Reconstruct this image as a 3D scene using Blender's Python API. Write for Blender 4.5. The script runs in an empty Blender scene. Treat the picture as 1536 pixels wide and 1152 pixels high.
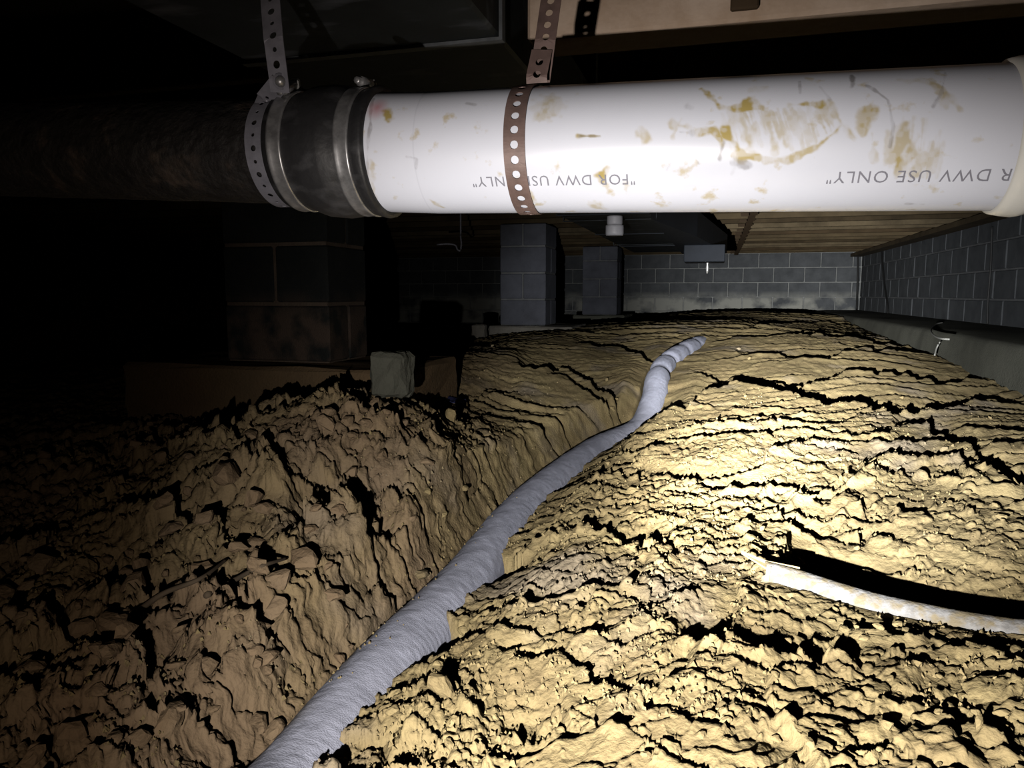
import bpy, bmesh, math, random
import numpy as np
from mathutils import Vector, Matrix
random.seed(5); rng = np.random.default_rng(5)
S = bpy.context.scene; C = S.collection
F, YAW, PITCH = 1109.0, math.radians(15.5), math.radians(6.9)   # image 1536 x 1152

# ------------------------------------------------------------------ camera, world, lights
cam = bpy.data.objects.new('camera', bpy.data.cameras.new('camera')); C.objects.link(cam)
cam.data.sensor_width = 36; cam.data.lens = 36*F/1536; cam.data.clip_start = .02; cam.data.clip_end = 60
cam.rotation_euler = (math.pi/2-PITCH, 0, YAW); S.camera = cam
w = bpy.data.worlds.new('world'); S.world = w; w.use_nodes = True
w.node_tree.nodes['Background'].inputs[0].default_value = (.5, .6, .8, 1)
w.node_tree.nodes['Background'].inputs[1].default_value = 0.0004
S.cycles.diffuse_bounces = 0
S.view_settings.view_transform = 'Standard'; S.view_settings.look = 'None'
S.view_settings.gamma = 1; S.view_settings.use_curve_mapping = False; S.view_settings.exposure = 0

def ray(px, py):
    d = Vector(((px-768)/F, 1.0, (576-py)/F))
    cp, sp = math.cos(PITCH), math.sin(PITCH)
    d = Vector((d.x, d.y*cp+d.z*sp, -d.y*sp+d.z*cp))
    cy, sy = math.cos(YAW), math.sin(YAW)
    return Vector((d.x*cy-d.y*sy, d.x*sy+d.y*cy, d.z))
def at(px, py, dep): return ray(px, py)*dep
def onp(px, py, ax, val):
    d = ray(px, py); return d*(val/d[ax])

cy, sy = math.cos(YAW), math.sin(YAW)
LPOS = Vector((-.160*cy+.01*sy, -.160*sy-.01*cy, -.165))       # hand torch: a hand's breadth left of and below the lens
def spot(name, aim, power, size, blend, col):
    L = bpy.data.lights.new(name, 'SPOT'); L.energy = power; L.spot_size = math.radians(size)
    L.spot_blend = blend; L.color = col; L.shadow_soft_size = .005
    o = bpy.data.objects.new(name, L); C.objects.link(o); o.location = LPOS
    o.rotation_euler = (ray(*aim)*10-LPOS).to_track_quat('-Z', 'Y').to_euler(); return o
for nm, aim, pw, size, col in (('hotspot', (1125, 592), 170, 14, (1, .97, .90)), ('throw', (1190, 505), 225, 18, (1, .98, .93)), ('throw', (1200, 430), 950, 26, (.97, .985, 1)),
        ('throw', (1190, 520), 420, 26, (1, .98, .93)), ('throw', (1420, 500), 430, 28, (.96, .98, 1)), ('throw', (880, 445), 150, 17, (.96, .98, 1)), ('beam', (1100, 510), 66, 40, (1, .99, .98)),
        ('beam', (1250, 640), 36, 60, (1, .98, .95)), ('corona', (1170, 700), 44, 86, (1, .96, .90)), ('corona', (1080, 480), 13, 85, (1, .97, .95)), ('spill', (950, 420), 5, 120, (1, .80, .64))):
    spot('torch_'+nm, aim, pw, size, 1.0, col)

# ------------------------------------------------------------------ materials
MATS = {}
def mat(name, col, rough=.8, metal=0, var=.25, scale=20, bump=.0, bscale=200, col2=None, spec=.5, coat=0):
    if name in MATS: return MATS[name]
    m = bpy.data.materials.new(name); m.use_nodes = True; MATS[name] = m
    nt = m.node_tree; N = nt.nodes; L = nt.links; b = N['Principled BSDF']
    b.inputs['Roughness'].default_value = rough; b.inputs['Metallic'].default_value = metal
    b.inputs['Specular IOR Level'].default_value = spec; b.inputs['Coat Weight'].default_value = coat
    g = N.new('ShaderNodeNewGeometry')
    n = N.new('ShaderNodeTexNoise'); n.inputs['Scale'].default_value = scale; n.inputs['Detail'].default_value = 6
    n.inputs['Roughness'].default_value = .65
    L.new(g.outputs['Position'], n.inputs['Vector'])
    r = N.new('ShaderNodeValToRGB'); L.new(n.outputs['Fac'], r.inputs['Fac'])
    c2 = col2 or tuple(c*(1-var) for c in col); c1 = col if col2 else tuple(min(1, c*(1+var*.5)) for c in col)
    r.color_ramp.elements[0].position = .32; r.color_ramp.elements[0].color = (*c2, 1)
    r.color_ramp.elements[1].position = .68; r.color_ramp.elements[1].color = (*c1, 1)
    L.new(r.outputs['Color'], b.inputs['Base Color'])
    if bump:
        n2 = N.new('ShaderNodeTexNoise'); n2.inputs['Scale'].default_value = bscale; n2.inputs['Detail'].default_value = 5
        L.new(g.outputs['Position'], n2.inputs['Vector'])
        bp = N.new('ShaderNodeBump'); bp.inputs['Strength'].default_value = bump; bp.inputs['Distance'].default_value = .01
        L.new(n2.outputs['Fac'], bp.inputs['Height']); L.new(bp.outputs['Normal'], b.inputs['Normal'])
    m['ramp'] = r.name
    return m
def mix_layer(m, fac_socket, col):
    """lay colour col over the material's base colour where fac_socket is 1"""
    nt = m.node_tree; b = nt.nodes['Principled BSDF']; old = b.inputs['Base Color'].links[0].from_socket
    mx = nt.nodes.new('ShaderNodeMix'); mx.data_type = 'RGBA'
    nt.links.new(fac_socket, mx.inputs[0]); nt.links.new(old, mx.inputs[6]); mx.inputs[7].default_value = (*col, 1)
    nt.links.new(mx.outputs[2], b.inputs['Base Color'])
def noise_mask(m, scale, lo, hi, stretch=None, detail=6):
    nt = m.node_tree; g = nt.nodes.new('ShaderNodeNewGeometry'); n = nt.nodes.new('ShaderNodeTexNoise')
    n.inputs['Scale'].default_value = scale; n.inputs['Detail'].default_value = detail
    src = g.outputs['Position']
    if stretch:
        mp = nt.nodes.new('ShaderNodeMapping'); mp.inputs['Scale'].default_value = stretch
        nt.links.new(src, mp.inputs['Vector']); src = mp.outputs['Vector']
    nt.links.new(src, n.inputs['Vector'])
    r = nt.nodes.new('ShaderNodeMapRange'); r.inputs['From Min'].default_value = lo; r.inputs['From Max'].default_value = hi
    nt.links.new(n.outputs['Fac'], r.inputs['Value']); return r.outputs['Result']
def attr_mask(m, name):
    a = m.node_tree.nodes.new('ShaderNodeAttribute'); a.attribute_name = name; return a.outputs['Fac']
def axis_mask(m, ax, lo, hi):
    nt = m.node_tree; g = nt.nodes.new('ShaderNodeNewGeometry'); s = nt.nodes.new('ShaderNodeSeparateXYZ')
    nt.links.new(g.outputs['Position'], s.inputs[0]); r = nt.nodes.new('ShaderNodeMapRange')
    r.inputs['From Min'].default_value = lo; r.inputs['From Max'].default_value = hi
    nt.links.new(s.outputs[ax], r.inputs['Value']); return r.outputs['Result']
def mul(m, a, b):
    n = m.node_tree.nodes.new('ShaderNodeMath'); n.operation = 'MULTIPLY'
    m.node_tree.links.new(a, n.inputs[0]); m.node_tree.links.new(b, n.inputs[1]); return n.outputs[0]

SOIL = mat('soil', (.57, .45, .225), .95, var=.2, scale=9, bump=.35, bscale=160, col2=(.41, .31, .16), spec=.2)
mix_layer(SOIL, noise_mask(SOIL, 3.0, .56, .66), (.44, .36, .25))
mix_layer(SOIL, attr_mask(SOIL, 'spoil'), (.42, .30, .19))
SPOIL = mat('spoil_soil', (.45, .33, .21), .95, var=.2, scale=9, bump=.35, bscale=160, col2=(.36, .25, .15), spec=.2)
BLOCK = mat('concrete_block', (.17, .18, .19), .95, scale=6, bump=.5, bscale=260, col2=(.11, .117, .125), spec=.2)
mix_layer(BLOCK, mul(BLOCK, noise_mask(BLOCK, 3.5, .38, .54), mul(BLOCK, axis_mask(BLOCK, 1, 10.80, 10.84), axis_mask(BLOCK, 2, .05, -.08))), (.50, .50, .45))
MORTAR = mat('mortar', (.42, .43, .42), .95, scale=10, bump=.4, bscale=200, spec=.2)
MORTAR2 = mat('grey_mortar', (.27, .275, .28), .95, scale=10, bump=.4, bscale=200, spec=.2)
PBLOCK = mat('pier_block', (.20, .21, .25), .95, scale=5, bump=.5, bscale=260, col2=(.13, .135, .16), spec=.2)
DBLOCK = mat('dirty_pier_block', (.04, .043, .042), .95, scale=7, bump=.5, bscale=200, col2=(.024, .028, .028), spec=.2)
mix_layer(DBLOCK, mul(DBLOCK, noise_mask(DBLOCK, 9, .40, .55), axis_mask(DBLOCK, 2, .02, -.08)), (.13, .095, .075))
PMORT = mat('muddy_mortar', (.17, .13, .10), .95, scale=14, bump=.5, bscale=120, spec=.2)
FOOT = mat('footing_concrete', (.20, .20, .16), .9, scale=4, bump=.4, bscale=120, col2=(.13, .13, .105), spec=.25)
PFOOT = mat('pale_footing_concrete', (.33, .31, .27), .9, scale=6, bump=.4, bscale=120, col2=(.22, .2, .17), spec=.25)
OFOOT = mat('clay_stained_footing', (.27, .18, .10), .9, scale=6, bump=.4, bscale=120, col2=(.20, .14, .08), spec=.25)
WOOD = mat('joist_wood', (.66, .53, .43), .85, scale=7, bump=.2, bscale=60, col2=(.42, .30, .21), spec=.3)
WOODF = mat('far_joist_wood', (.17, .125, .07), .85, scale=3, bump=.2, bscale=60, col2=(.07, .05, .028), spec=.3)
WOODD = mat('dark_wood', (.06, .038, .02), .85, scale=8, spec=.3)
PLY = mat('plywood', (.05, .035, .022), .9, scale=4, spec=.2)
PVC = mat('pvc_white', (.76, .785, .88), .30, scale=10, var=.03, spec=.5)
mix_layer(PVC, noise_mask(PVC, 55, .62, .72), (.60, .54, .42))
mix_layer(PVC, attr_mask(PVC, 'stain'), (.46, .36, .13))
mix_layer(PVC, attr_mask(PVC, 'scuff'), (.16, .14, .13))
mix_layer(PVC, attr_mask(PVC, 'primer'), (.60, .28, .32))
PVCH = mat('pvc_hub', (.80, .79, .74), .35, scale=10, var=.06)
IRON = mat('cast_iron', (.022, .020, .019), .7, .0, scale=30, bump=.8, bscale=70, col2=(.011, .010, .010), spec=.25)
mix_layer(IRON, noise_mask(IRON, 30, .60, .72), (.055, .042, .034))
RUB = mat('black_rubber', (.022, .022, .024), .55, scale=14, bump=.15, bscale=60)
mix_layer(RUB, noise_mask(RUB, 28, .54, .72, (1, 1, 2)), (.06, .06, .064))
STEEL = mat('stainless_steel', (.42, .42, .43), .38, .7, scale=60, var=.5)
GALV = mat('galvanised_strap', (.23, .23, .27), .5, .25, scale=60, var=.25)
COPP = mat('copper_strap', (.20, .135, .12), .5, .2, scale=50, var=.3)
DUCT = mat('duct_metal', (.036, .042, .048), .65, 0, scale=5, bump=.15, bscale=8, col2=(.016, .019, .021), spec=.15)
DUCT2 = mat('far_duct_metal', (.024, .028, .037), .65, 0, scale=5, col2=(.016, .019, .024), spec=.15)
mix_layer(DUCT, noise_mask(DUCT, 9, .56, .78, (1, 2.5, 1)), (.13, .14, .16))
SEAM = mat('duct_seam', (.12, .13, .14), .6, 0, scale=30, var=.4)
INK = mat('print_ink', (.26, .26, .31), .6, var=.1)
SOCK = mat('filter_sock', (.74, .77, .95), .95, scale=18, var=.10, bump=.25, bscale=400, spec=.2)
mix_layer(SOCK, attr_mask(SOCK, 'dirt'), (.30, .26, .20))
OLDP = mat('old_pvc', (.40, .39, .38), .7, scale=60, var=.35, bump=.3, bscale=150)
mix_layer(OLDP, noise_mask(OLDP, 45, .46, .60), (.33, .27, .17))
OLDP2 = mat('old_pvc_inside', (.80, .66, .35), .7, scale=20, var=.15)
CABLE = mat('black_cable', (.012, .012, .012), .6)
CORD = mat('pale_cord', (.5, .5, .46), .8)
BLUE = mat('blue_plastic', (.07, .08, .22), .5)
TWIG = mat('root', (.20, .15, .10), .9)

# ------------------------------------------------------------------ helpers
def link(name, me, m=None, parent=None, smooth=False):
    o = bpy.data.objects.new(name, me); C.objects.link(o)
    if m: me.materials.clear(); me.materials.append(m)
    if parent: o.parent = parent
    if smooth and len(me.polygons): me.polygons.foreach_set('use_smooth', [True]*len(me.polygons))
    return o
def tag(o, label, cat, group=None):
    o['label'] = label; o['category'] = cat
    if group: o['group'] = group
    return o
def struct(o): o['kind'] = 'structure'; return o
def thing(name, label, cat, group=None, loc=(0, 0, 0)):
    o = bpy.data.objects.new(name, None); C.objects.link(o); o.location = loc; o.empty_display_size = .05
    return tag(o, label, cat, group)
def mesh(name, v, f):
    me = bpy.data.meshes.new(name); me.from_pydata([tuple(p) for p in v], [], [tuple(int(i) for i in q) for q in f]); me.update(); return me
def grid_mesh(name, P, closed=False):
    """P: (n, m, 3) array of points"""
    n, k = P.shape[:2]; idx = np.arange(n*k).reshape(n, k)
    if closed: idx = np.concatenate([idx, idx[:, :1]], 1)
    q = np.stack([idx[:-1, :-1], idx[:-1, 1:], idx[1:, 1:], idx[1:, :-1]], -1).reshape(-1, 4)
    me = bpy.data.meshes.new(name); me.vertices.add(n*k); me.vertices.foreach_set('co', P.reshape(-1).astype(np.float32))
    me.loops.add(len(q)*4); me.loops.foreach_set('vertex_index', q.reshape(-1).astype(np.int32))
    me.polygons.add(len(q)); me.polygons.foreach_set('loop_start', np.arange(0, len(q)*4, 4, dtype=np.int32))
    me.update(calc_edges=True); me.validate(); return me
def box_bm(bm, x0, x1, y0, y1, z0, z1, bev=0):
    vs = [bm.verts.new((x, y, z)) for x in (x0, x1) for y in (y0, y1) for z in (z0, z1)]
    for a in ((0, 1, 3, 2), (4, 6, 7, 5), (0, 4, 5, 1), (2, 3, 7, 6), (0, 2, 6, 4), (1, 5, 7, 3)): bm.faces.new([vs[i] for i in a])
def box_me(name, x0, x1, y0, y1, z0, z1, bev=0, rough=0, cuts=0):
    bm = bmesh.new(); box_bm(bm, x0, x1, y0, y1, z0, z1)
    bmesh.ops.recalc_face_normals(bm, faces=bm.faces)
    if bev: bmesh.ops.bevel(bm, geom=bm.edges[:], offset=bev, segments=1, affect='EDGES')
    if cuts: bmesh.ops.subdivide_edges(bm, edges=[e for e in bm.edges if e.calc_length() > .03], cuts=cuts, use_grid_fill=True)
    if rough:
        for v in bm.verts: v.co += Vector((random.uniform(-1, 1), random.uniform(-1, 1), random.uniform(-1, 1)))*rough
    me = bpy.data.meshes.new(name); bm.to_mesh(me); bm.free(); return me
def obb(name, *a, m=None, parent=None, **k): return link(name, box_me(name, *a, **k), m, parent)
def tube_P(path, rad, seg=12):
    """swept tube: path (n,3), rad scalar or (n,)"""
    path = np.asarray(path, float); n = len(path); rad = np.broadcast_to(rad, (n,))
    T = np.gradient(path, axis=0); T /= np.linalg.norm(T, axis=1)[:, None]
    up = np.tile([0, 0, 1.], (n, 1)); up[np.abs(T[:, 2]) > .9] = [1, 0, 0]
    A = np.cross(T, up); A /= np.linalg.norm(A, axis=1)[:, None]; B = np.cross(A, T)
    t = np.linspace(0, 2*np.pi, seg, endpoint=False)
    return path[:, None]+rad[:, None, None]*(np.cos(t)[None, :, None]*A[:, None]+np.sin(t)[None, :, None]*B[:, None])
def tube(name, path, rad, m, parent=None, seg=10, caps=True):
    P = tube_P(path, rad, seg); me = grid_mesh(name, P, True)
    if caps:
        bm = bmesh.new(); bm.from_mesh(me)
        bmesh.ops.holes_fill(bm, edges=[e for e in bm.edges if e.is_boundary]); bmesh.ops.recalc_face_normals(bm, faces=bm.faces)
        bm.to_mesh(me); bm.free()
    return link(name, me, m, parent, True)
def catmull(pts, n):
    P = np.asarray(pts, float); P = np.vstack([2*P[0]-P[1], P, 2*P[-1]-P[-2]]); out = []
    k = len(P)-3
    for t in np.linspace(0, k-1e-6, n):
        i = int(t); u = t-i; a, b, c, d = P[i:i+4]
        out.append(.5*((2*b)+(-a+c)*u+(2*a-5*b+4*c-d)*u*u+(-a+3*b-3*c+d)*u**3))
    return np.array(out)

# numpy noise
def hsh(ix, iy, s):
    h = ix.astype(np.int32).astype(np.uint32)*np.uint32(374761393)+iy.astype(np.int32).astype(np.uint32)*np.uint32(668265263)+np.uint32((s*1442695041) & 0xffffffff)
    h = (h ^ (h >> np.uint32(13)))*np.uint32(1274126177)
    return ((h ^ (h >> np.uint32(16))) & np.uint32(0xffff)).astype(np.float32)/np.float32(65535.0)
def vn(x, y, s=0):
    ix = np.floor(x); iy = np.floor(y); fx = x-ix; fy = y-iy; fx = fx*fx*fx*(fx*(fx*6-15)+10); fy = fy*fy*fy*(fy*(fy*6-15)+10)
    a = hsh(ix, iy, s); b = hsh(ix+1, iy, s); c = hsh(ix, iy+1, s); d = hsh(ix+1, iy+1, s)
    return (a*(1-fx)+b*fx)*(1-fy)+(c*(1-fx)+d*fx)*fy
def fbm(x, y, s=0, o=4, g=.5):
    t = 0; a = 1; n = 0
    for i in range(o): t = t+a*vn(x*2**i+i*17.3, y*2**i-i*9.1, s+i); n += a; a *= g
    return t/n*2-1
def worley(x, y, s=0, full=False):
    ix = np.floor(x); iy = np.floor(y); best = np.full(x.shape, 9.0, x.dtype); hid = np.zeros(x.shape, x.dtype); bx = np.zeros(x.shape, x.dtype); by = np.zeros(x.shape, x.dtype)
    for dx in (-1, 0, 1):
        for dy in (-1, 0, 1):
            cx = ix+dx; cy_ = iy+dy
            ax = x-cx-hsh(cx, cy_, s); ay = y-cy_-hsh(cx, cy_, s+7); d = ax*ax+ay*ay
            k = d < best; best = np.where(k, d, best); hid = np.where(k, hsh(cx, cy_, s+13), hid)
            if full: bx = np.where(k, ax, bx); by = np.where(k, ay, by)
    if full: return np.sqrt(best), hid, bx, by
    return np.sqrt(best), hid
def sst(a, b, x): t = np.clip((x-a)/(b-a), 0, 1); return t*t*(3-2*t)

# ------------------------------------------------------------------ ground heightfield, worked out in plan (az, ln r)
CP = [(0,1152,.78),(250,1152,.79),(0,900,1.23),(250,950,1.07),(420,900,1.15),(150,780,1.6),(60,700,2.1),(300,690,1.55),(440,790,1.36),(560,700,1.62),
 (500,650,1.76),(600,600,1.9),(540,588,1.96),(450,622,1.72),(640,640,1.85),(680,700,1.82),(600,850,1.36),(700,780,1.62),(780,690,2.1),(740,640,2.45),
 (700,600,2.8),(740,525,3.5),(650,552,3.2),(830,500,4.6),(900,560,3.6),(860,620,2.9),(930,520,4.6),(980,482,6.2),
 (700,1152,.80),(900,1152,.73),(1200,1152,.68),(1536,1152,.63),(800,950,1.05),(1000,950,1.0),(1300,1000,.90),(1536,1000,.88),(1150,860,1.2),
 (1536,950,.97),(1536,860,1.18),(900,800,1.5),(1000,750,1.7),(1200,750,1.65),(1100,680,2.0),(1000,640,2.5),(1100,592,2.80),(1300,640,2.35),
 (1500,700,1.8),(1300,612,2.7),(1500,592,3.0),(1100,565,3.3),(1300,572,3.2),(1100,520,4.4),(1250,500,5.0),(1100,480,6.0),(1150,465,8.6),
 (1250,474,7.2),(1350,520,4.4),(1450,562,3.45),(1000,480,7.5)]
cpw = [at(*c) for c in CP]
for X, Y, Z in ((-.9,2.45,-.42),(-1.3,2.0,-.40),(-1.9,1.9,-.45),(-3,3,-.5),(-4,6,-.5),(-2,4,-.48),(-1.5,5.2,-.30),(-1.3,8,-.30),(-3,9,-.5),(-3,1,-.5),
                (0,10.6,-.22),(1.2,10.6,-.30),(-1.2,10.6,-.36),(1.3,7,-.34),(1.3,5,-.37),(1.3,4,-.40),(1.5,2,-.42),(1.6,1,-.42),(0,.2,-.52),(1,.2,-.46),(-1,.2,-.52),
                (0,-1,-.52),(2,-1,-.48),(-2,-1,-.52)): cpw.append(Vector((X, Y, Z)))
K = np.array([[math.atan2(p.x, p.y)*1.3, math.log(math.hypot(p.x, p.y)), p.z] for p in cpw])
def tps(r2): return .5*r2*np.log(r2+1e-12)
n = len(K); A = np.zeros((n+3, n+3)); d2 = ((K[:, None, :2]-K[None, :, :2])**2).sum(-1)
A[:n, :n] = tps(d2)+np.eye(n)*.02; A[:n, n] = 1; A[:n, n+1:] = K[:, :2]; A[n:, :n] = A[:n, n:].T
Wt = np.linalg.solve(A, np.concatenate([K[:, 2], [0, 0, 0]]))
def base(x, y):
    a = np.arctan2(x, y)*1.3; l = np.log(np.hypot(x, y)+1e-9); z = float(Wt[n])+float(Wt[n+1])*a+float(Wt[n+2])*l
    for i in range(n): z = z+float(Wt[i])*tps((a-float(K[i, 0]))**2+(l-float(K[i, 1]))**2)
    return np.clip(z, -.62, -.12)
def march(px, py, fn, r0=.4, r1=11):
    d = ray(px, py); t = np.exp(np.linspace(math.log(r0), math.log(r1), 700))
    P = np.outer(t, np.array(d)); h = fn(P[:, 0], P[:, 1]); k = np.nonzero(P[:, 2] < h)[0]
    return P[k[0]] if len(k) else P[-1]

# buried drain line (centre line) and the broken pipe at right
DR = .0575
DL = catmull([at(*p) for p in ((300,1330,.66),(427,1206,.83),(566,1026,1.1),(697,882,1.48),(791,762,2.02),(890,682,2.65),(958,648,3.02),(980,604,3.28),(986,572,3.5),(998,548,3.85),(1024,529,4.25),(1048,518,4.75),(1066,518,5.2),(1080,530,5.6))], 900)
SP = catmull([at(*p) for p in ((1150,862,1.19),(1200,876,1.165),(1300,908,1.10),(1400,931,1.05),(1480,946,1.01),(1560,956,.975),(1700,966,.92))], 200)
SR = .021
def seg_dist(x, y, L):
    """signed distance (right of travel positive) and index of nearest centre-line sample"""
    st = max(1, len(L)//110); Q = L[::st]; bd = np.full(x.shape, 1e9); sd = np.zeros(x.shape); bz = np.zeros(x.shape); bt = np.zeros(x.shape)
    for i in range(len(Q)-1):
        a = Q[i]; b = Q[i+1]; ex, ey = b[0]-a[0], b[1]-a[1]; L2 = ex*ex+ey*ey
        t = np.clip(((x-a[0])*ex+(y-a[1])*ey)/L2, 0, 1); qx = x-a[0]-t*ex; qy = y-a[1]-t*ey; d = qx*qx+qy*qy
        k = d < bd; bd = np.where(k, d, bd); sd = np.where(k, np.sign(ey*qx-ex*qy), sd)
        bz = np.where(k, a[2]+t*(b[2]-a[2]), bz); bt = np.where(k, (i+t)/(len(Q)-1), bt)
    return np.sqrt(bd)*sd, bz, bt
# scarps: crest lines in the soil behind which the ground drops  (points, drop, length)
SC = [([(1010,640),(1060,585),(1100,578),(1160,590),(1250,606),(1340,625),(1420,612),(1536,606)], .075, .20),
 ([(1030,556),(1110,562),(1190,574),(1250,560),(1330,560),(1400,568),(1536,575)], .04, .18),
 ([(1340,634),(1420,650),(1455,680),(1480,712),(1545,735)], .035, .10),
 ([(1100,532),(1200,536),(1300,526),(1400,532),(1470,540)], .03, .25),
 ([(1060,508),(1150,506),(1230,500),(1300,512),(1380,520)], .03, .35),
 ([(1120,492),(1180,486),(1240,480),(1300,497)], .03, .45),
 ([(850,806),(890,800),(945,815),(1020,835)], .028, .06),
 ([(1010,965),(1060,960),(1100,975),(1160,985),(1300,1005)], .022, .05),
 ([(740,990),(800,985),(860,1010),(960,1040)], .02, .04),
 ([(740,1100),(800,1095),(860,1110)], .02, .04), ([(880,700),(960,715),(1040,725),(1130,735)], .015, .07),
 ([(1080,730),(1160,728),(1240,745),(1320,770),(1420,760)], .015, .06), ([(1130,770),(1180,775),(1260,790),(1360,800)], .015, .05),
 ([(1280,700),(1340,715),(1400,705),(1480,720)], .015, .06),
 ([(820,700),(900,705),(960,680),(1020,672)], .012, .08),
 ([(430,800),(470,785),(540,810),(605,850)], .07, .16), ([(180,770),(300,800),(400,800)], .06, .15), ([(130,890),(250,900),(330,925),(420,900)], .06, .13),
 ([(300,660),(380,680),(440,720)], .04, .12), ([(500,725),(560,745),(620,770)], .035, .10),
 ([(600,650),(660,662),(720,680),(790,700)], .03, .12), ([(630,580),(700,600),(780,590)], .03, .12), ([(770,545),(850,555),(900,575),(950,600)], .05, .25),
 ([(860,515),(930,520),(990,545)], .035, .3), ([(820,560),(880,590),(930,600)], .03, .2), ([(60,980),(180,1010),(300,1040)], .05, .08), ([(200,1080),(320,1075),(420,1100)], .035, .07),
 ([(480,612),(540,618),(600,628),(640,640)], .03, .08)]
SCP = []
for pts, A_, L_ in SC:
    q = sorted([(math.atan2(p[0], p[1]), math.hypot(p[0], p[1])) for p in (march(*c, base) for c in pts)])
    SCP.append((np.array([a for a, _ in q]), np.array([r for _, r in q]), A_, L_))

def height(x, y):
    z = base_cache(x, y)
    u = x*cy+y*sy; v = -x*sy+y*cy                      # across / along the line of sight
    az = np.arctan2(x, y); r = np.hypot(x, y)
    left = sst(.12, -.10, np.arctan2(u, v)+.12-.02*v)       # the loose, cloddy spoil left of the drain
    for aa, rr, A_, L_ in SCP:
        jag = (vn(az*30, az*0, 3)-.5)*.12+(vn(az*90, az*0, 5)-.5)*.05+(vn(az*300, az*0, 6)-.5)*.02
        r0 = np.interp(az, aa, rr)*(1+jag*.55); d = r-r0; dsm = r-np.interp(az, aa, rr)*(1+(vn(az*9, az*0, 2)-.5)*.03)
        e = .16*(aa[-1]-aa[0]); fade = sst(aa[0]-e*.2, aa[0]+e, az)*sst(aa[-1]+e*.2, aa[-1]-e, az)
        L2 = L_*1.6; A_ = A_*(1-.3*left); z = z-A_*1.35*fade*np.where(d > 0, np.exp(-(np.maximum(dsm, 0)/L2)**1.5)*sst(0, .014, d), 0)+A_*.3*fade*np.where(dsm <= 0, np.exp(np.minimum(dsm, 0)/L_/.7), np.exp(-np.maximum(dsm, 0)/L_*3))
    far = sst(2.0, 3.2, r)*(1-.4*left); nr = sst(1.5, .9, r)
    # bedding ledges: slow rise, sharp drop away from the viewer
    wx = fbm(u*2.2, v*1.6, 31, 4); wy = fbm(u*1.1+5, v*1.1, 41, 4)
    for k, (fr, am) in enumerate(((3.6, .030), (8, .018), (17, .010), (40, .0045))):
        ph = (v+left*u*.9)*fr+wx*1.7*(1-.5*far)+fbm(u*fr*.55*(1-.6*far), v*fr*.3, 51+k, 3)*1.3*(1-.5*far)+k*.37
        s = ph-np.floor(ph); saw = np.where(s < .93, s/.93, (1-s)/.07)
        mk = sst(.38, .60, vn(u*fr*.42*(1-.6*far)+9*k, v*fr*.42, 61+k))*(1-nr*(.55 if k < 2 else 0))*(1-far*(0, .1, .4, .8)[k])
        z = z+am*(saw-.5)*mk*(1-.45*left)
    amp = .45+.55*left
    z = z+amp*(1-.45*far)*(.020*fbm(u*5, v*5, 71, 5, .55))
    near = sst(2.6, 1.0, r)
    # broken, tilted lumps with sharp edges
    for k, (sz, hh, tl) in enumerate(((.15, .045, .30), (.065, .020, .34), (.030, .008, .34))):
        qx = u/sz+fbm(u/sz*.7, v/sz*.7, 201+k, 3, .55)*.8; qy = v/sz+fbm(u/sz*.7+7, v/sz*.7, 211+k, 3, .55)*.8
        D, hid, ox, oy = worley(qx, qy, 221+k, True)
        w_ = (left if k == 0 else .25+.75*left)*sst(.35, .6, vn(u/sz*.16+k*3, v/sz*.16, 231+k))*(1-.75*far)
        z = z+w_*(hh*.6*(hid-.5)+tl*sz*(np.cos(hid*37)*ox+(np.sin(hid*37)*.6+.5)*oy)*.6)
    # clods baked in the surface at several sizes
    for k, (sz, hh) in enumerate(((.11, .022), (.05, .011), (.024, .0080), (.012, .0042))):
        qx = u/sz+fbm(u/sz*.8, v/sz*.8, 81+k, 3, .6)*1.0; qy = v/sz+fbm(u/sz*.8+7, v/sz*.8, 91+k, 3, .6)*1.0
        D, hid = worley(qx, qy, 101+k)
        dens = (.30 if k else 0)+.5*left
        dens = np.clip(dens+.75*(vn(u/sz*.18+k*5, v/sz*.18, 111+k)-.5)*(1 if k else .4), 0, 1)
        jj = fbm(u/sz*2.1, v/sz*2.1, 141+k, 3, .6)
        on = sst(0, .12, dens-hid)*(1-.75*far)
        z = z+hh*np.clip(1.15-(D/.60)**2+.55*jj, 0, 1)**.6*on*(.65+.5*left)*(1 if k else left)
    z = z+.0022*fbm(u*75, v*75, 121, 3, .6)+.004*fbm(u*28, v*28, 125, 3, .6)
    return z
def ground(x, y):
    z = height(x, y)
    d, cz, t = seg_dist(x, y, DL)
    u = x*cy+y*sy; v = -x*sy+y*cy
    bed = cz-DR-.012
    # left: narrow slot beside the pipe; right: spoil lapping on the pipe, with two hollow pockets
    wob = (vn(t*55, t*0, 7)-.5)
    pocket = 1.1*np.exp(-((t-.172)/.016)**4)+.95*np.exp(-((t-.236)/.010)**4)+.7*np.exp(-((t-.47)/.02)**2)
    far_ = sst(.55, .7, t)
    zl = cz+.002+.012*wob; e_l = sst(-DR-.016, -DR+.004, d)
    lap = cz+.030+.016*wob-.02*far_-.01
    e_r = sst(DR*.62+.012*wob+.095*np.clip(pocket, 0, 1), DR*.46+.012*wob+.075*np.clip(pocket, 0, 1), d)
    rim = np.where(d < 0, zl, lap)
    blend = np.where(d < 0, sst(-.15, -DR-.012, d), sst(.22, DR*.55, d))
    fa = sst(.86, .79, t); blend = blend*fa
    z2 = z*(1-blend)+(rim+(z-base_cache(x, y))*.6)*blend
    inside = np.where(d < 0, e_l, e_r)*fa
    return z2*(1-inside)+np.minimum(z2, bed)*inside
_bc = {}
def base_cache(x, y):
    k = (x.shape, float(x.flat[0]), float(y.flat[-1]), float(x.flat[-1]))
    if k not in _bc: _bc.clear(); _bc[k] = base(x, y)
    return _bc[k]
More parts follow.
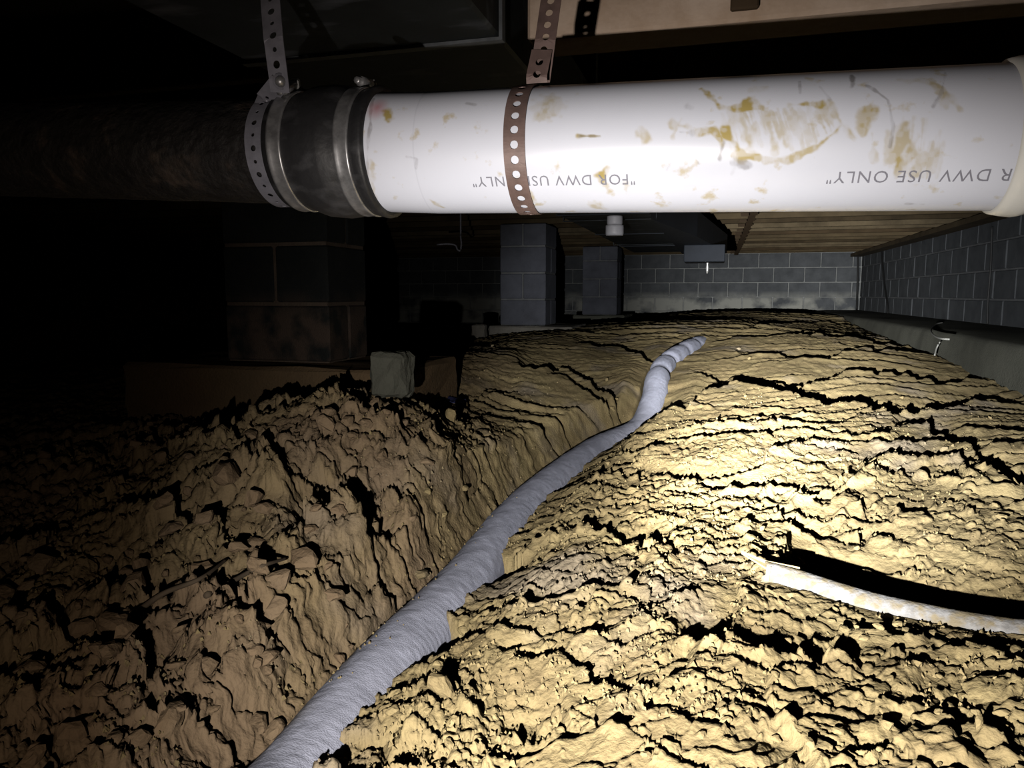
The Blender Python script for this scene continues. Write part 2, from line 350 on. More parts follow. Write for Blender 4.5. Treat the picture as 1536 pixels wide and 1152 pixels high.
def ground_full(x, y):
    z = ground(x, y); d, cz, t = seg_dist(x, y, SP)
    on = sst(0, .004, t)*sst(1, .97, t)
    hl = np.exp(-np.abs(d)/.05)*sst(0, .03, t)
    z = z*(1-hl)+(cz-.002)*hl                          # near side banked to the pipe's middle
    behind = np.where(d < 0, np.exp(-(np.maximum(-d-.012, 0)/.26)**2)*sst(.006, .02, -d), 0)*sst(0, .16, t)
    z = z-.085*behind
    core = sst(SR*.9, SR*.5, np.abs(d))*on
    return z-core*.02

az_d = np.linspace(math.radians(-39), math.radians(39), 1000)-YAW
az_l = np.linspace(math.radians(-110), math.radians(-39), 90)[:-1]-YAW
az_r = np.linspace(math.radians(39), math.radians(100), 80)[1:]-YAW
AZ = np.concatenate([az_l, az_d, az_r]); R = np.exp(np.linspace(math.log(.30), math.log(12.5), 900))
RR, AA = np.meshgrid(R, AZ, indexing='ij'); GX = RR*np.sin(AA); GY = RR*np.cos(AA)
GX = np.clip(GX, -5.2, 1.7).astype(np.float32); GY = np.clip(GY, -2.0, 10.79).astype(np.float32)
GZ = ground_full(GX, GY)
GZ = np.where(GX > 1.22, np.minimum(GZ, -.36), GZ)        # stays below the footing ledge
_k = sst(.03, .06, np.minimum(np.abs(seg_dist(GX, GY, DL)[0])-.04, np.abs(seg_dist(GX, GY, SP)[0])))*(GX < 1.6)*(GY < 10)
_k = _k*(1-.6*sst(2.0, 3.2, RR))
_dx = _k*(.010*fbm(GX*13, GY*13, 401, 4, .6)+.012*fbm(GZ*30+GX*6, GY*6, 403, 3, .6)); _dy = _k*(.010*fbm(GX*13, GY*13, 411, 4, .6)+.012*fbm(GZ*30+GY*6, GX*6, 413, 3, .6))
GX = GX+_dx; GY = GY+_dy
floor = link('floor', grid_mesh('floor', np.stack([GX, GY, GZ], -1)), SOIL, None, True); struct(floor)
fm = floor.data
_u = GX*cy+GY*sy; _v = -GX*sy+GY*cy; _az = np.arctan2(_u, _v)
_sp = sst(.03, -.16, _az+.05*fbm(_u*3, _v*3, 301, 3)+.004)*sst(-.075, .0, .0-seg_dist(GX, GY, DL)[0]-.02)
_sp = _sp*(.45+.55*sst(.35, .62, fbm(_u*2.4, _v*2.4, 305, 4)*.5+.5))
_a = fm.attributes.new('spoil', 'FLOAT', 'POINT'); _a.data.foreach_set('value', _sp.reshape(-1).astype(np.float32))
if fm.polygons[len(fm.polygons)//2].normal.z < 0: fm.flip_normals()
floor['label'] = 'dug yellow clay floor of the crawl space with ledges and clods'
GF = lambda x, y: ground_full(np.atleast_1d(np.asarray(x, float)), np.atleast_1d(np.asarray(y, float)))
def lookup(px, py):
    """where the ray through a pixel meets the finished ground"""
    d = ray(px, py); t = np.exp(np.linspace(math.log(.4), math.log(10), 900)); P = np.outer(t, np.array(d))
    a = np.arctan2(P[:, 0], P[:, 1]); r = np.hypot(P[:, 0], P[:, 1])
    i = np.clip(np.searchsorted(R, r), 0, len(R)-1); j = np.clip(np.searchsorted(AZ, a), 0, len(AZ)-1)
    k = np.nonzero(P[:, 2] < GZ[i, j])[0]; return P[k[0]] if len(k) else None
def gz(x, y):
    i = min(np.searchsorted(R, math.hypot(x, y)), len(R)-1); j = min(np.searchsorted(AZ, math.atan2(x, y)), len(AZ)-1); return float(GZ[i, j])

# loose clods lying on the soil, each its own piece
def clod_mesh(k, sub=2):
    bm = bmesh.new(); bmesh.ops.create_icosphere(bm, subdivisions=sub, radius=1)
    co = np.array([v.co[:] for v in bm.verts]); r = np.random.default_rng(k)
    for j in range(16):
        nrm = r.normal(size=3); nrm /= np.linalg.norm(nrm); off = r.uniform(.42, .75)
        dd = co@nrm-off; co -= np.outer(np.maximum(dd, 0), nrm)*1.0
    co *= np.array([1, r.uniform(.75, 1), r.uniform(.6, .85)]); co += r.normal(size=co.shape)*.035
    for v, c in zip(bm.verts, co): v.co = c
    me = bpy.data.meshes.new('clod'); bm.to_mesh(me); bm.free(); me.materials.append(SOIL)
    return me
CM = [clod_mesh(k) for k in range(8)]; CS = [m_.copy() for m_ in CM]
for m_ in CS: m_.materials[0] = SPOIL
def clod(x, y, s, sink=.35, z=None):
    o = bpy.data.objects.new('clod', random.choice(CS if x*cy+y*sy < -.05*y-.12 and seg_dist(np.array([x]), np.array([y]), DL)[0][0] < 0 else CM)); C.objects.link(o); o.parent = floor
    o.location = (x, y, (gz(x, y) if z is None else z)+s*(.62-sink)); o.scale = (s*random.uniform(.9, 1.25), s*random.uniform(.8, 1.1), s)
    o.rotation_euler = (random.uniform(-.4, .4), random.uniform(-.4, .4), random.uniform(0, 6.28)); return o
for px, py, spx in ((450,850,48),(600,640,22),(170,960,60),(255,1090,55),(390,1090,42),(340,720,50),(560,610,20),(520,640,26),(500,900,30),(470,850,24),(400,1000,40),
                    (200,880,40),(100,1110,50),(640,740,16),(990,850,20),(925,815,16),(890,808,12),(770,1010,18),(880,1010,12),(1090,1090,18),(1115,1072,12),(780,800,10),
                    (830,820,11),(862,830,10),(1430,925,14),(745,905,14),(690,640,14),(570,545,14),(610,600,14),(380,760,40),(300,860,36),(250,760,34),(60,850,40),(545,770,20)):
    p = lookup(px, py)
    if p is not None: clod(p[0], p[1], spx*.62*math.hypot(p[0], p[1])/F, .4)
def rand_clods(num, rx, ry, smin, smax):
    c = 0
    while c < num:
        p = lookup(random.uniform(*rx), random.uniform(*ry))
        if p is None: continue
        dd = seg_dist(np.array([p[0]]), np.array([p[1]]), DL)[0][0]
        if abs(dd) < .075 or abs(seg_dist(np.array([p[0]]), np.array([p[1]]), SP)[0][0]) < .035 or p[0] > 1.15: continue
        clod(p[0], p[1], random.uniform(smin, smax)*(1 if p[1] < 3 else 1.6), .38); c += 1
rand_clods(100, (0, 700), (620, 1150), .008, .030)
rand_clods(95, (640, 1536), (780, 1150), .0045, .010)
rand_clods(40, (700, 1500), (520, 780), .006, .013)
# crumbs: thousands of tiny grains, one part
tet = np.array([[1,0,-.5],[-.5,.87,-.5],[-.5,-.87,-.5],[.3,.2,.9],[-.5,-.1,.7]])*.8
TF = [(0,1,3),(1,2,4),(1,4,3),(2,0,3),(2,3,4),(0,2,1)]
V = []; Fc = []
def crumb(x, y, z, s):
    a = random.uniform(0, 6.28); ca, sa = math.cos(a), math.sin(a); b = len(V)
    for t in tet: j = s*random.uniform(.7, 1.25); V.append((x+(t[0]*ca-t[1]*sa)*j, y+(t[0]*sa+t[1]*ca)*j, z+t[2]*j))
    Fc.extend([(b+i, b+j, b+k) for i, j, k in TF])
for i in range(13000):
    a = random.uniform(-.62, .62)-YAW; r = math.exp(random.uniform(math.log(.62), math.log(3.2))); x, y = r*math.sin(a), r*math.cos(a)
    if x > 1.15 or vn(np.array([x*7.]), np.array([y*7.]), 9)[0] < .42: continue
    crumb(x, y, gz(x, y)+.001, random.triangular(.0012, .0065, .0018))
for i in range(60):                                       # grains that rolled onto the sleeve
    k = int(random.triangular(90, 420, 150)); c = DL[k]; tdir = DL[k+1]-DL[k-1]; tdir /= np.linalg.norm(tdir); nn = np.cross(tdir, [0, 0, 1]); nn /= np.linalg.norm(nn)
    th = random.triangular(-1.0, .3, -.75)
    p = c+(nn*math.sin(th)+np.array([0, 0, 1])*math.cos(th))*(DR+.001); crumb(*p, random.uniform(.0012, .0035))
cr = link('crumbs', mesh('crumbs', V, Fc), SOIL, floor); cr['kind'] = 'stuff'

# ------------------------------------------------------------------ shell: far wall, right wall, footing ledge
def block_meshes(lx, ly, lz, k=3, m=BLOCK, depth_axis=1):
    out = []
    for i in range(k):
        me = box_me('block', -lx/2, lx/2, -ly/2, ly/2, -lz/2, lz/2, bev=.006); me.materials.append(m); out.append(me)
    return out
YB = 10.85; XR = 1.82; ZT = .54
wb = struct(obb('wall_back', -5.3, XR+.2, YB+.012, YB+.2, -.8, .74, m=MORTAR))
FB = block_meshes(.388, .19, .188)
zc0 = -.035                                              # a bed joint just below eye level
for row in range(-2, 4):
    off = .2 if row % 2 else 0
    for i in range(-13, 5):
        x = .12+off+i*.4+.2
        if x-.2 > XR-.02: continue
        wd = min(.2, XR-.004-x) if x+.2 > XR else .194
        o = bpy.data.objects.new('block', random.choice(FB)); C.objects.link(o); o.parent = wb
        sc = 1.0
        if x+.194 > XR: sc = max(.12, (XR-.004-(x-.194))/.388); x = XR-.004-.194*sc
        if x < -5: continue
        o.scale = (sc, 1, 1); o.location = (x, YB+.095+random.uniform(-.002, .004), zc0+.1+row*.2)
wr = struct(obb('wall_right', XR+.012, XR+.2, .3, YB+.2, -.8, .74, m=MORTAR2))
RB = block_meshes(.19, .388, .188)
for row in range(-2, 4):
    off = .2 if (row+1) % 2 else 0
    if off:
        o = bpy.data.objects.new('block', RB[0]); C.objects.link(o); o.parent = wr; o.scale = (1, .48, 1); o.location = (XR+.095, YB-.02-.1, zc0+.1+row*.2)
    for i in range(27):
        y = YB-.22-off-i*.4+.0
        if y < .5: continue
        o = bpy.data.objects.new('block', random.choice(RB)); C.objects.link(o); o.parent = wr
        o.location = (XR+.095+random.uniform(-.002, .003), y, zc0+.1+row*.2)
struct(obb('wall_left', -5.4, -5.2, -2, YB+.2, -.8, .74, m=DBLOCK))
# footing ledge under the right wall
P = []
for y in np.linspace(.3, YB, 150):
    e = 1.25+.035*fbm(np.array([y*1.3]), np.array([2.]), 5, 4)[0]
    row = [(XR+.01, y, -.205), (1.62, y, -.207), (1.42, y, -.21+.004*math.sin(y*3)), (e+.04, y, -.213), (e+.012, y, -.219), (e, y, -.235), (e-.015, y, -.30), (e-.03, y, -.46), (e-.03, y, -.7)]
    P.append(row)
fl = link('trim_1', grid_mesh('trim_1', np.array(P)), FOOT, None, True); struct(fl)
fl['label'] = 'rough grey concrete footing ledge along the foot of the right wall'

# ------------------------------------------------------------------ ceiling: subfloor, joists, bridging
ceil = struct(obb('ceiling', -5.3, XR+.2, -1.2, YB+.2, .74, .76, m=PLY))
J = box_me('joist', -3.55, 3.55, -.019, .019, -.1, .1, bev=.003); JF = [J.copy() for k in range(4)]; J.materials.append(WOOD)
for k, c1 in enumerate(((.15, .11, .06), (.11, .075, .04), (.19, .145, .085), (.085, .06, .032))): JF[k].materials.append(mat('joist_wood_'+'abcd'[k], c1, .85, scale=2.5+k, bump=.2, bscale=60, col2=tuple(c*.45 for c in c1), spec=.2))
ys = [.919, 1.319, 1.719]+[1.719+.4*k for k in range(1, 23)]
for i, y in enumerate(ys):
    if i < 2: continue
    if i == 2: JN = J.copy(); JN.materials.clear(); JN.materials.append(WOODD)  # nearest joist: shade above the pipe put into its colour as darker wood
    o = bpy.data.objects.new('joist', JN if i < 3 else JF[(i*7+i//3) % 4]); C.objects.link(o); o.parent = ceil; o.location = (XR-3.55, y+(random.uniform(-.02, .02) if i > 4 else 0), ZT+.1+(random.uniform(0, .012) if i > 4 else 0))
for i, y in enumerate(ys[4:-1]):                           # crossed bridging
    for s in (-1, 1):
        a = Vector((.17, y+.02, ZT+.10-s*.085)); b = Vector((.17+.001, y+.38, ZT+.10+s*.085)); x0 = .13 if s > 0 else .185
        me = mesh('brace', [(x0, a.y, a.z-.03), (x0+.05, a.y, a.z-.03), (x0+.05, a.y, a.z+.03), (x0, a.y, a.z+.03),
                            (x0, b.y, b.z-.03), (x0+.05, b.y, b.z-.03), (x0+.05, b.y, b.z+.03), (x0, b.y, b.z+.03)],
                  [(3, 2, 1, 0), (4, 5, 6, 7), (0, 1, 5, 4), (1, 2, 6, 5), (2, 3, 7, 6), (3, 0, 4, 7)])
        link('brace', me, WOODD, ceil)
bmv = obb('beam', -.245, XR, .955, 1.03, .32, .56, m=WOOD, bev=.004); tag(bmv, 'tan wooden beam across the top right above the white pipe', 'beam')
cl = link('dark_strip', box_me('dark_strip', -.016, .016, -.010, .0, -.075, .14, bev=.002), WOODD, None)  # narrow dark brown upright set against the beam's face
cp = onp(1117, 0, 1, .955); cl.location = (cp.x, .954, .405); tag(cl, 'dark brown upright strip on the face of the tan beam at top right', 'dark_strip')

obb('sill_plate', XR-.14, XR, 2.2, YB, ZT-.04, ZT-.001, m=WOODF, parent=ceil)
# ------------------------------------------------------------------ block piers on concrete footings
def pier(label, x0, x1, y0, y1, zb, m, mm, foot, fm_, z_off=0, foot_top=None):
    t = thing('block_pier', label, 'pier', loc=((x0+x1)/2, (y0+y1)/2, foot[4])); ox, oy, oz = t.location
    L = lambda a: (a[0]-ox, a[1]-ox, a[2]-oy, a[3]-oy, a[4]-oz, a[5]-oz)
    obb('footing', *L(foot), m=fm_, parent=t, bev=.012, cuts=5, rough=.004)
    obb('mortar', *L((x0+.006, x1-.006, y0+.006, y1-.006, zb, ZT-.01)), m=mm, parent=t)
    z = zb+.004; k = 0
    while z < ZT-.03:
        h = min(.188, ZT-z-.01)
        if k % 2: segs = [(x0, (x0+x1)/2-.005, y0, y1), ((x0+x1)/2+.005, x1, y0, y1)]
        else: segs = [(x0, x1, y0, (y0+y1)/2-.005), (x0, x1, (y0+y1)/2+.005, y1)]
        for s in segs: obb('block', *L((s[0], s[1], s[2], s[3], z, z+h)), m=m, parent=t, bev=.006)
        z += .2; k += 1
    return t
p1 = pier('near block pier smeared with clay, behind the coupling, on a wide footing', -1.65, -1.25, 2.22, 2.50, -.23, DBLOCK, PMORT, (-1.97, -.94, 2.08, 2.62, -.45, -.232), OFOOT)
pier('middle of the three block piers, grey, with a pale footing slab', -1.62, -1.262, 5.5, 5.88, -.235, PBLOCK, MORTAR2, (-1.68, -1.03, 5.38, 6.0, -.36, -.237), PFOOT)
pier('farthest and smallest of the three grey block piers', -1.48, -1.09, 8.3, 8.68, -.225, PBLOCK, MORTAR2, (-1.55, -.97, 8.1, 8.9, -.38, -.227), FOOT)
# grey block lying at the end of the near footing
gb = link('concrete_chunk', box_me('concrete_chunk', -.052, .052, -.04, .04, -.09, .03, bev=.012, cuts=3, rough=.004), FOOT)
c = at(588, 545, 2.0); gb.location = c; tag(gb, 'pale grey lump of concrete on the spoil right of the near pier', 'concrete')
gc = link('concrete_chunk', box_me('concrete_chunk', -.05, .05, -.04, .04, -.08, .045, bev=.01, cuts=2, rough=.004), PFOOT)
c = at(719, 496, 5.35); gc.location = c; tag(gc, 'small pale concrete lump left of the middle pier footing', 'concrete')

# ------------------------------------------------------------------ sheet metal duct overhead, running away
dt = thing('duct', 'dark sheet metal heating duct hung below the joists, running into the distance', 'duct', loc=(-.45, -.3, .32))
def lo(o, t): o.location = tuple(-c for c in t.location); return o
lo(obb('duct_body', -.64, -.275, -.3, 5.8, .32, .44, m=DUCT, parent=dt, bev=.004), dt)
for y in (.935, 2.0, 3.0, 4.0, 5.0):
    bm = bmesh.new(); box_bm(bm, -.645, -.270, y-.007, y+.007, .3155, .3195); box_bm(bm, -.2745, -.270, y-.007, y+.007, .3195, .438); box_bm(bm, -.645, -.6405, y-.007, y+.007, .3195, .438)
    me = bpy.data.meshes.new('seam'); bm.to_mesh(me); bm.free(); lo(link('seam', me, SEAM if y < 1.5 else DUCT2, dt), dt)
for y in (1.6, 3.2, 4.8):
    for x in (-.655, -.262): lo(obb('hanger', x-.002, x+.002, y-.012, y+.012, .318, ZT, m=DUCT, parent=dt), dt)
    lo(obb('hanger', -.657, -.260, y-.012, y+.012,   .312, .3148, m=DUCT, parent=dt), dt)
pl = [(-.274, 3.1), (-.215, 3.5), (-.12, 4.1), (-.03, 5.0), (.05, 5.8), (-.274, 5.8)]
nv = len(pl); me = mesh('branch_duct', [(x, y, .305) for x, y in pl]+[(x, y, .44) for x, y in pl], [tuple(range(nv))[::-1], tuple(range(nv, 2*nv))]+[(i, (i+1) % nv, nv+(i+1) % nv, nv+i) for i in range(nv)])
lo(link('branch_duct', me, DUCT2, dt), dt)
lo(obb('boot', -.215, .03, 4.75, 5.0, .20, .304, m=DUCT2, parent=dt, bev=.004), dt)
c = at(1061, 402, 4.72)
hk = tube('pull_ring', [tuple(c+Vector((0, 0, d))) for d in (.05, .035, .02, 0, -.02, -.035)], [.003, .009, .006, .010, .007, .004], mat('bright_zinc', (.8, .8, .78), .25, .6)); tag(hk, 'tiny bright metal fitting hanging below the far end of the duct', 'fitting')

# ------------------------------------------------------------------ main drain line overhead
A0 = Vector((-.172, .7135*math.cos(math.radians(10.88)), .7135*math.sin(math.radians(10.88))))   # axis at the coupling's mouth
B0 = Vector((.345, .7135*math.cos(math.radians(9.9)), .7135*math.sin(math.radians(9.9))))
def ray_x(px, elev=10.5):
    """x at which the column px crosses the axis height"""
    best = None
    for py in range(60, 380, 2):
        d = ray(px, py); e = math.degrees(math.atan2(d.z, d.y))
        if best is None or abs(e-elev) < best[0]: best = (abs(e-elev), d.x/d.y*.645)
    return best[1]
def axis(x):
    t = (x-A0.x)/(B0.x-A0.x); 
    if x < A0.x-.1: return Vector((x, A0.y-(A0.x-.1-x)*.03+.0, A0.z+.1*.024+(A0.x-.1-x)*.052))
    return Vector((x, A0.y+(B0.y-A0.y)*t, A0.z+(B0.z-A0.z)*t))
def ring_pts(x, r, th): c = axis(x); return np.stack([np.full_like(th, x), c.y+r*np.cos(th), c.z+r*np.sin(th)], -1)   # th=pi faces the camera
def revolve(name, prof, m, parent=None, seg=96):
    th = np.linspace(0, 2*np.pi, seg, endpoint=False); return link(name, grid_mesh(name, np.array([ring_pts(x, r, th) for x, r in prof]), True), m, parent, True)
PR = .0570
xe = ray_x(547, 10.9); xc0 = ray_x(412, 11.2); xh = ray_x(1526, 9.9)+.015; xs2 = ray_x(772, 10.6); xs1 = ray_x(384, 11.4)
print('X', xe, xc0, xh, xs1, xs2)

pv = thing('pvc_pipe', 'white plastic drain pipe with yellow smears and upside-down print, hung across the view', 'pipe', loc=tuple(axis(.1)))
xs = np.linspace(xe-.06, xh+.02, 760)
th = np.concatenate([np.linspace(math.pi*.48, math.pi*1.55, 210), np.linspace(math.pi*1.55, math.pi*2.48, 42)[1:-1]])
PP = np.array([ring_pts(x, PR, th) for x in xs]); me = grid_mesh('pipe_body', PP, True)
# stains as strokes on the pipe's own surface, in (x, angle) of the pipe
def hit(px, py, R_=PR):
    d = ray(px, py); c0 = axis(d.x/d.y*.64); a = d.y**2+d.z**2; b = -2*(d.y*c0.y+d.z*c0.z); cc = c0.y**2+c0.z**2-R_**2
    disc = max(b*b-4*a*cc, 0); t = (-b-math.sqrt(disc))/(2*a); p = d*t; return p.x, math.atan2(p.z-c0.z, p.y-c0.y) % (2*math.pi)
XSg = np.repeat(xs[:, None], len(th), 1); ARC = np.repeat(((th % (2*math.pi))*PR)[None], len(xs), 0)
st = np.zeros(XSg.shape); sf = np.zeros(XSg.shape)
nfac = .7+.3*sst(.35, .6, vn(XSg*260, ARC*260, 3)); nf2 = .35+.65*sst(.30, .58, fbm(XSg*120, ARC*60, 8, 4)*.5+.5)
def stroke(arr, pts, wpx, strength, noisy=True):
    q = [hit(*p) for p in pts]; q = [(a, b*PR) for a, b in q]; wd = wpx*.85/F
    wob = (fbm(XSg*90, ARC*90, 15, 3))*wd*1.1
    for (a0, b0), (a1, b1) in zip(q, q[1:]):
        i0 = np.searchsorted(xs, min(a0, a1)-wd*3); i1 = np.searchsorted(xs, max(a0, a1)+wd*3)
        if i1 <= i0: continue
        X_, Y_ = XSg[i0:i1], ARC[i0:i1]; ex, ey = a1-a0, b1-b0; t = np.clip(((X_-a0)*ex+(Y_-b0)*ey)/(ex*ex+ey*ey+1e-12), 0, 1)
        d = np.hypot(X_-a0-t*ex, Y_-b0-t*ey)+wob[i0:i1]; v = sst(wd, wd*.25, d)*strength*((nfac*nf2)[i0:i1] if noisy else 1)
        arr[i0:i1] = np.maximum(arr[i0:i1], v)
Y1 = [([(1052,133),(1070,150),(1080,162),(1140,163)],5,.9),([(1125,155),(1145,160)],9,1),([(1185,157),(1232,156)],5,1),([(1245,158),(1262,185),(1282,206)],6,.7),
 ([(1262,188),(1250,200),(1230,216)],4,.8),([(1290,195),(1300,170),(1310,165)],9,.7),([(1296,200),(1304,180)],8,.6),([(1050,198),(1070,196),(1085,218)],5,.8),([(1090,200),(1105,218),(1112,232)],8,1),
 ([(1100,232),(1138,235)],4,.9),([(1012,187),(1030,190)],8,.6),([(1010,205),(1022,178)],4,.5),([(1230,217),(1200,232),(1180,240),(1150,240)],4,.7),
 ([(1340,240),(1352,215),(1360,185)],7,.6),([(1355,245),(1368,225),(1378,205)],7,.7),([(1345,265),(1350,240)],6,.8),([(1370,262),(1386,235)],6,.5),([(1335,235),(1332,200)],5,.4),
 ([(1380,122),(1412,130),(1420,160)],6,.6),([(1400,125),(1440,165)],5,.4),([(1352,120),(1400,122)],5,.4),([(1310,240),(1308,200)],4,.4),
 ([(902,262),(912,252),(905,268)],8,.9),([(822,152),(828,158)],20,.5),([(583,172),(584,180)],9,.9),([(965,200),(970,206)],9,.6),([(868,204),(900,204)],3,.8),([(890,308),(896,312)],9,.5),
 ([(1120,205),(1125,215)],14,.6),([(795,290),(800,320)],6,.6),([(645,300),(665,312)],6,.5),([(1300,163),(1308,160)],6,.8),([(560,300),(556,240)],5,.35),([(1125,135),(1150,130)],5,.35)]
for k in range(34):                                        # the combed smear between the darker ends
    x = 1085+k*4.6+random.uniform(-2, 2); y0 = 163+random.uniform(-4, 8); y1 = 205+random.uniform(-14, 30)*(1 if x < 1200 else .3)
    if x > 1215: y1 = 195+random.uniform(-12, 6)
    Y1.append(([(x, y0), (x+14, y1)], random.uniform(2, 5), random.uniform(.22, .5)))
for k in range(16): x = 1340+k*5; Y1.append(([(x, 200+random.uniform(-25, 25)), (x-10, 255+random.uniform(-10, 14))], 3, random.uniform(.15, .4)))
for a, b, c in Y1: stroke(st, a, b, min(1, c*1.15))
for a, b, c in [([(870,204),(900,204)],3,.55),([(1278,112),(1279,130)],3,.7),([(1078,238),(1086,215)],4,.6),([(1033,160),(1035,162)],5,.6),([(1020,198),(1036,199)],4,.6),([(1100,245),(1120,248)],5,.5),
 ([(1300,128),(1332,150),(1340,190),(1335,220)],2,.5),([(1230,130),(1245,150)],1.6,.4),([(1200,122),(1200,140)],1.6,.4),([(1400,160),(1412,140),(1418,108)],2,.4),([(610,235),(625,238),(623,252)],1.6,.4),
 ([(1360,305),(1385,306)],2.5,.35),([(1000,255),(1012,235),(1040,232),(1048,245)],1.8,.3),([(560,150),(556,190),(551,240),(558,300)],2.5,.5),([(700,155),(712,157)],3,.4),([(1097,262),(1102,252)],3,.3)]: stroke(sf, a, b, c)
pr = np.zeros(XSg.shape); a, b = hit(566, 162); pr = np.clip(1-np.hypot((XSg-a)/.012, (ARC-b*PR)/.016), 0, 1)*.9
for nm, arr in (('stain', st), ('scuff', sf), ('primer', pr)):
    at_ = me.attributes.new(nm, 'FLOAT', 'POINT'); at_.data.foreach_set('value', arr.reshape(-1).astype(np.float32))
o = link('pipe_body', me, PVC, pv, True); lo(o, pv)
if me.polygons[100].normal.dot(Vector((0, -1, 0))) < 0 and PP[0, 100, 1] < A0.y: me.flip_normals()
# printed lettering, upside down as the pipe hangs
def lettering(txt, px_r, px_l, py, hpx):
    cu = bpy.data.curves.new('lettering', 'FONT'); cu.body = txt; cu.size = 1; cu.space_character = 1.12; cu.resolution_u = 3; cu.offset = -.004
    tmp = bpy.data.objects.new('t', cu); C.objects.link(tmp); bpy.context.view_layer.update()
    m_ = bpy.data.meshes.new_from_object(tmp.evaluated_get(bpy.context.evaluated_depsgraph_get())); bpy.data.objects.remove(tmp)
    co = np.array([v.co[:] for v in m_.vertices]); w0, w1 = co[:, 0].min(), co[:, 0].max()
    xr, tr = hit(px_r, py); xl, tl = hit(px_l, py); cap = .70
    X_ = xr+(co[:, 0]-w0)/(w1-w0)*(xl-xr); arc = (co[:, 1]/cap-.5)*(hpx*.64/F)
    tt = tr+arc/PR                                        # text-up runs down the face of the pipe
    out = np.array([ring_pts(x, PR+.0005, np.array([t]))[0] for x, t in zip(X_, tt)])
    for v, c in zip(m_.vertices, out): v.co = c
    o = link('lettering', m_, INK, pv); lo(o, pv); return o
lettering('"FOR DWV USE ONLY"', 952, 708, 269, 17)
lettering('"FOR DWV USE ONLY"', 1575, 1241, 261, 18)

hb = thing('pvc_hub', 'creamy white pipe hub at the right edge, over the end of the white pipe', 'pipe fitting', loc=tuple(axis(xh)))
o = revolve('socket', [(xh-.012, PR+.0002), (xh-.011, .0600), (xh-.004, .0615), (xh+.004, .0625), (xh+.008, .0618), (xh+.012, .0608), (xh+.013, .0585)], PVCH, hb); lo(o, hb)
o = revolve('hub_body', [(xh+.010, .058), (xh+.011, .0604), (xh+.11, .0604), (xh+.115, .0575)], mat('pvc_blue_white', (.78, .81, .92), .35, var=.03), hb); lo(o, hb)
o = revolve('pipe_run', [(xh+.10, PR), (xh+.7, PR)], mat('pvc_blue_white', (.82, .85, .92), .35, var=.03), hb); lo(o, hb)

ir = thing('iron_pipe', 'black rough cast iron drain pipe leaving the coupling to the left', 'pipe', loc=tuple(axis(-.9)))
xx = np.linspace(-2.2, xc0+.05, 200); th = np.linspace(0, 2*np.pi, 96, endpoint=False)
PP = np.array([ring_pts(x, .0515, th) for x in xx]); 
rr = .0008*fbm(np.repeat(xx[:, None]*60, 96, 1), np.repeat(th[None]*5, 200, 0), 3, 3)
PP[..., 1] += rr*np.cos(th); PP[..., 2] += rr*np.sin(th)
lo(link('pipe_body', grid_mesh('pipe_body', PP, True), IRON, ir, True), ir)

cpg = thing('rubber_coupling', 'black rubber coupling joining iron pipe to white pipe', 'coupling', loc=tuple(axis((xc0+xe)/2)))
wd = xe-xc0
o = revolve('sleeve', [(xc0-.012, .0525), (xc0-.011, .0565), (xc0+.010, .0575), (xc0+.016, .0585), (xc0+.022, .061), (xc0+.03, .0635), (xc0+.05, .0645), (xe-.045, .0645), (xe-.036, .0632), (xe-.03, .0605), (xe-.012, .0605), (xe-.009, .062), (xe-.003, .0632), (xe, .0625), (xe+.0005, .0572)], RUB, cpg); lo(o, cpg)
def clamp(x, r, label, ang):
    t = thing('hose_clamp', label, 'clamp', 'hose clamps on the rubber coupling', tuple(axis(x)))
    o = revolve('band', [(x-.0075, r), (x-.0075, r+.0012), (x-.0055, r+.0016), (x-.0035, r+.0009), (x+.0035, r+.0009), (x+.0055, r+.0016), (x+.0075, r+.0012), (x+.0075, r)], STEEL, t); lo(o, t)
    c = axis(x)+Vector((0, math.cos(ang), math.sin(ang)))*(r+.006); tg = Vector((0, -math.sin(ang), math.cos(ang)))
    q = [c+tg*s for s in (-.016, -.012, -.0118, .009, .0092, .016, .0162)]
    o = tube('screw', q, [.0040, .0046, .0052, .0052, .0035, .0035, .001], STEEL, t, 8); lo(o, t)
    cc = c-tg*.0165; o = link('screw_head', box_me('screw_head', -.0045, .0045, -.0045, .0045, -.0045, .0045, bev=.0015), mat('bright_zinc', (0, 0, 0)), o); o.location = cc; o.rotation_euler = (ang, 0, .3)
    return t
clamp(xe-.021, .0607, 'right hose clamp, next to the white pipe end, screw on top', math.radians(97))
clamp(xc0+.003, .0578, 'left hose clamp, between the grey strap and the rubber bulge', math.radians(118))

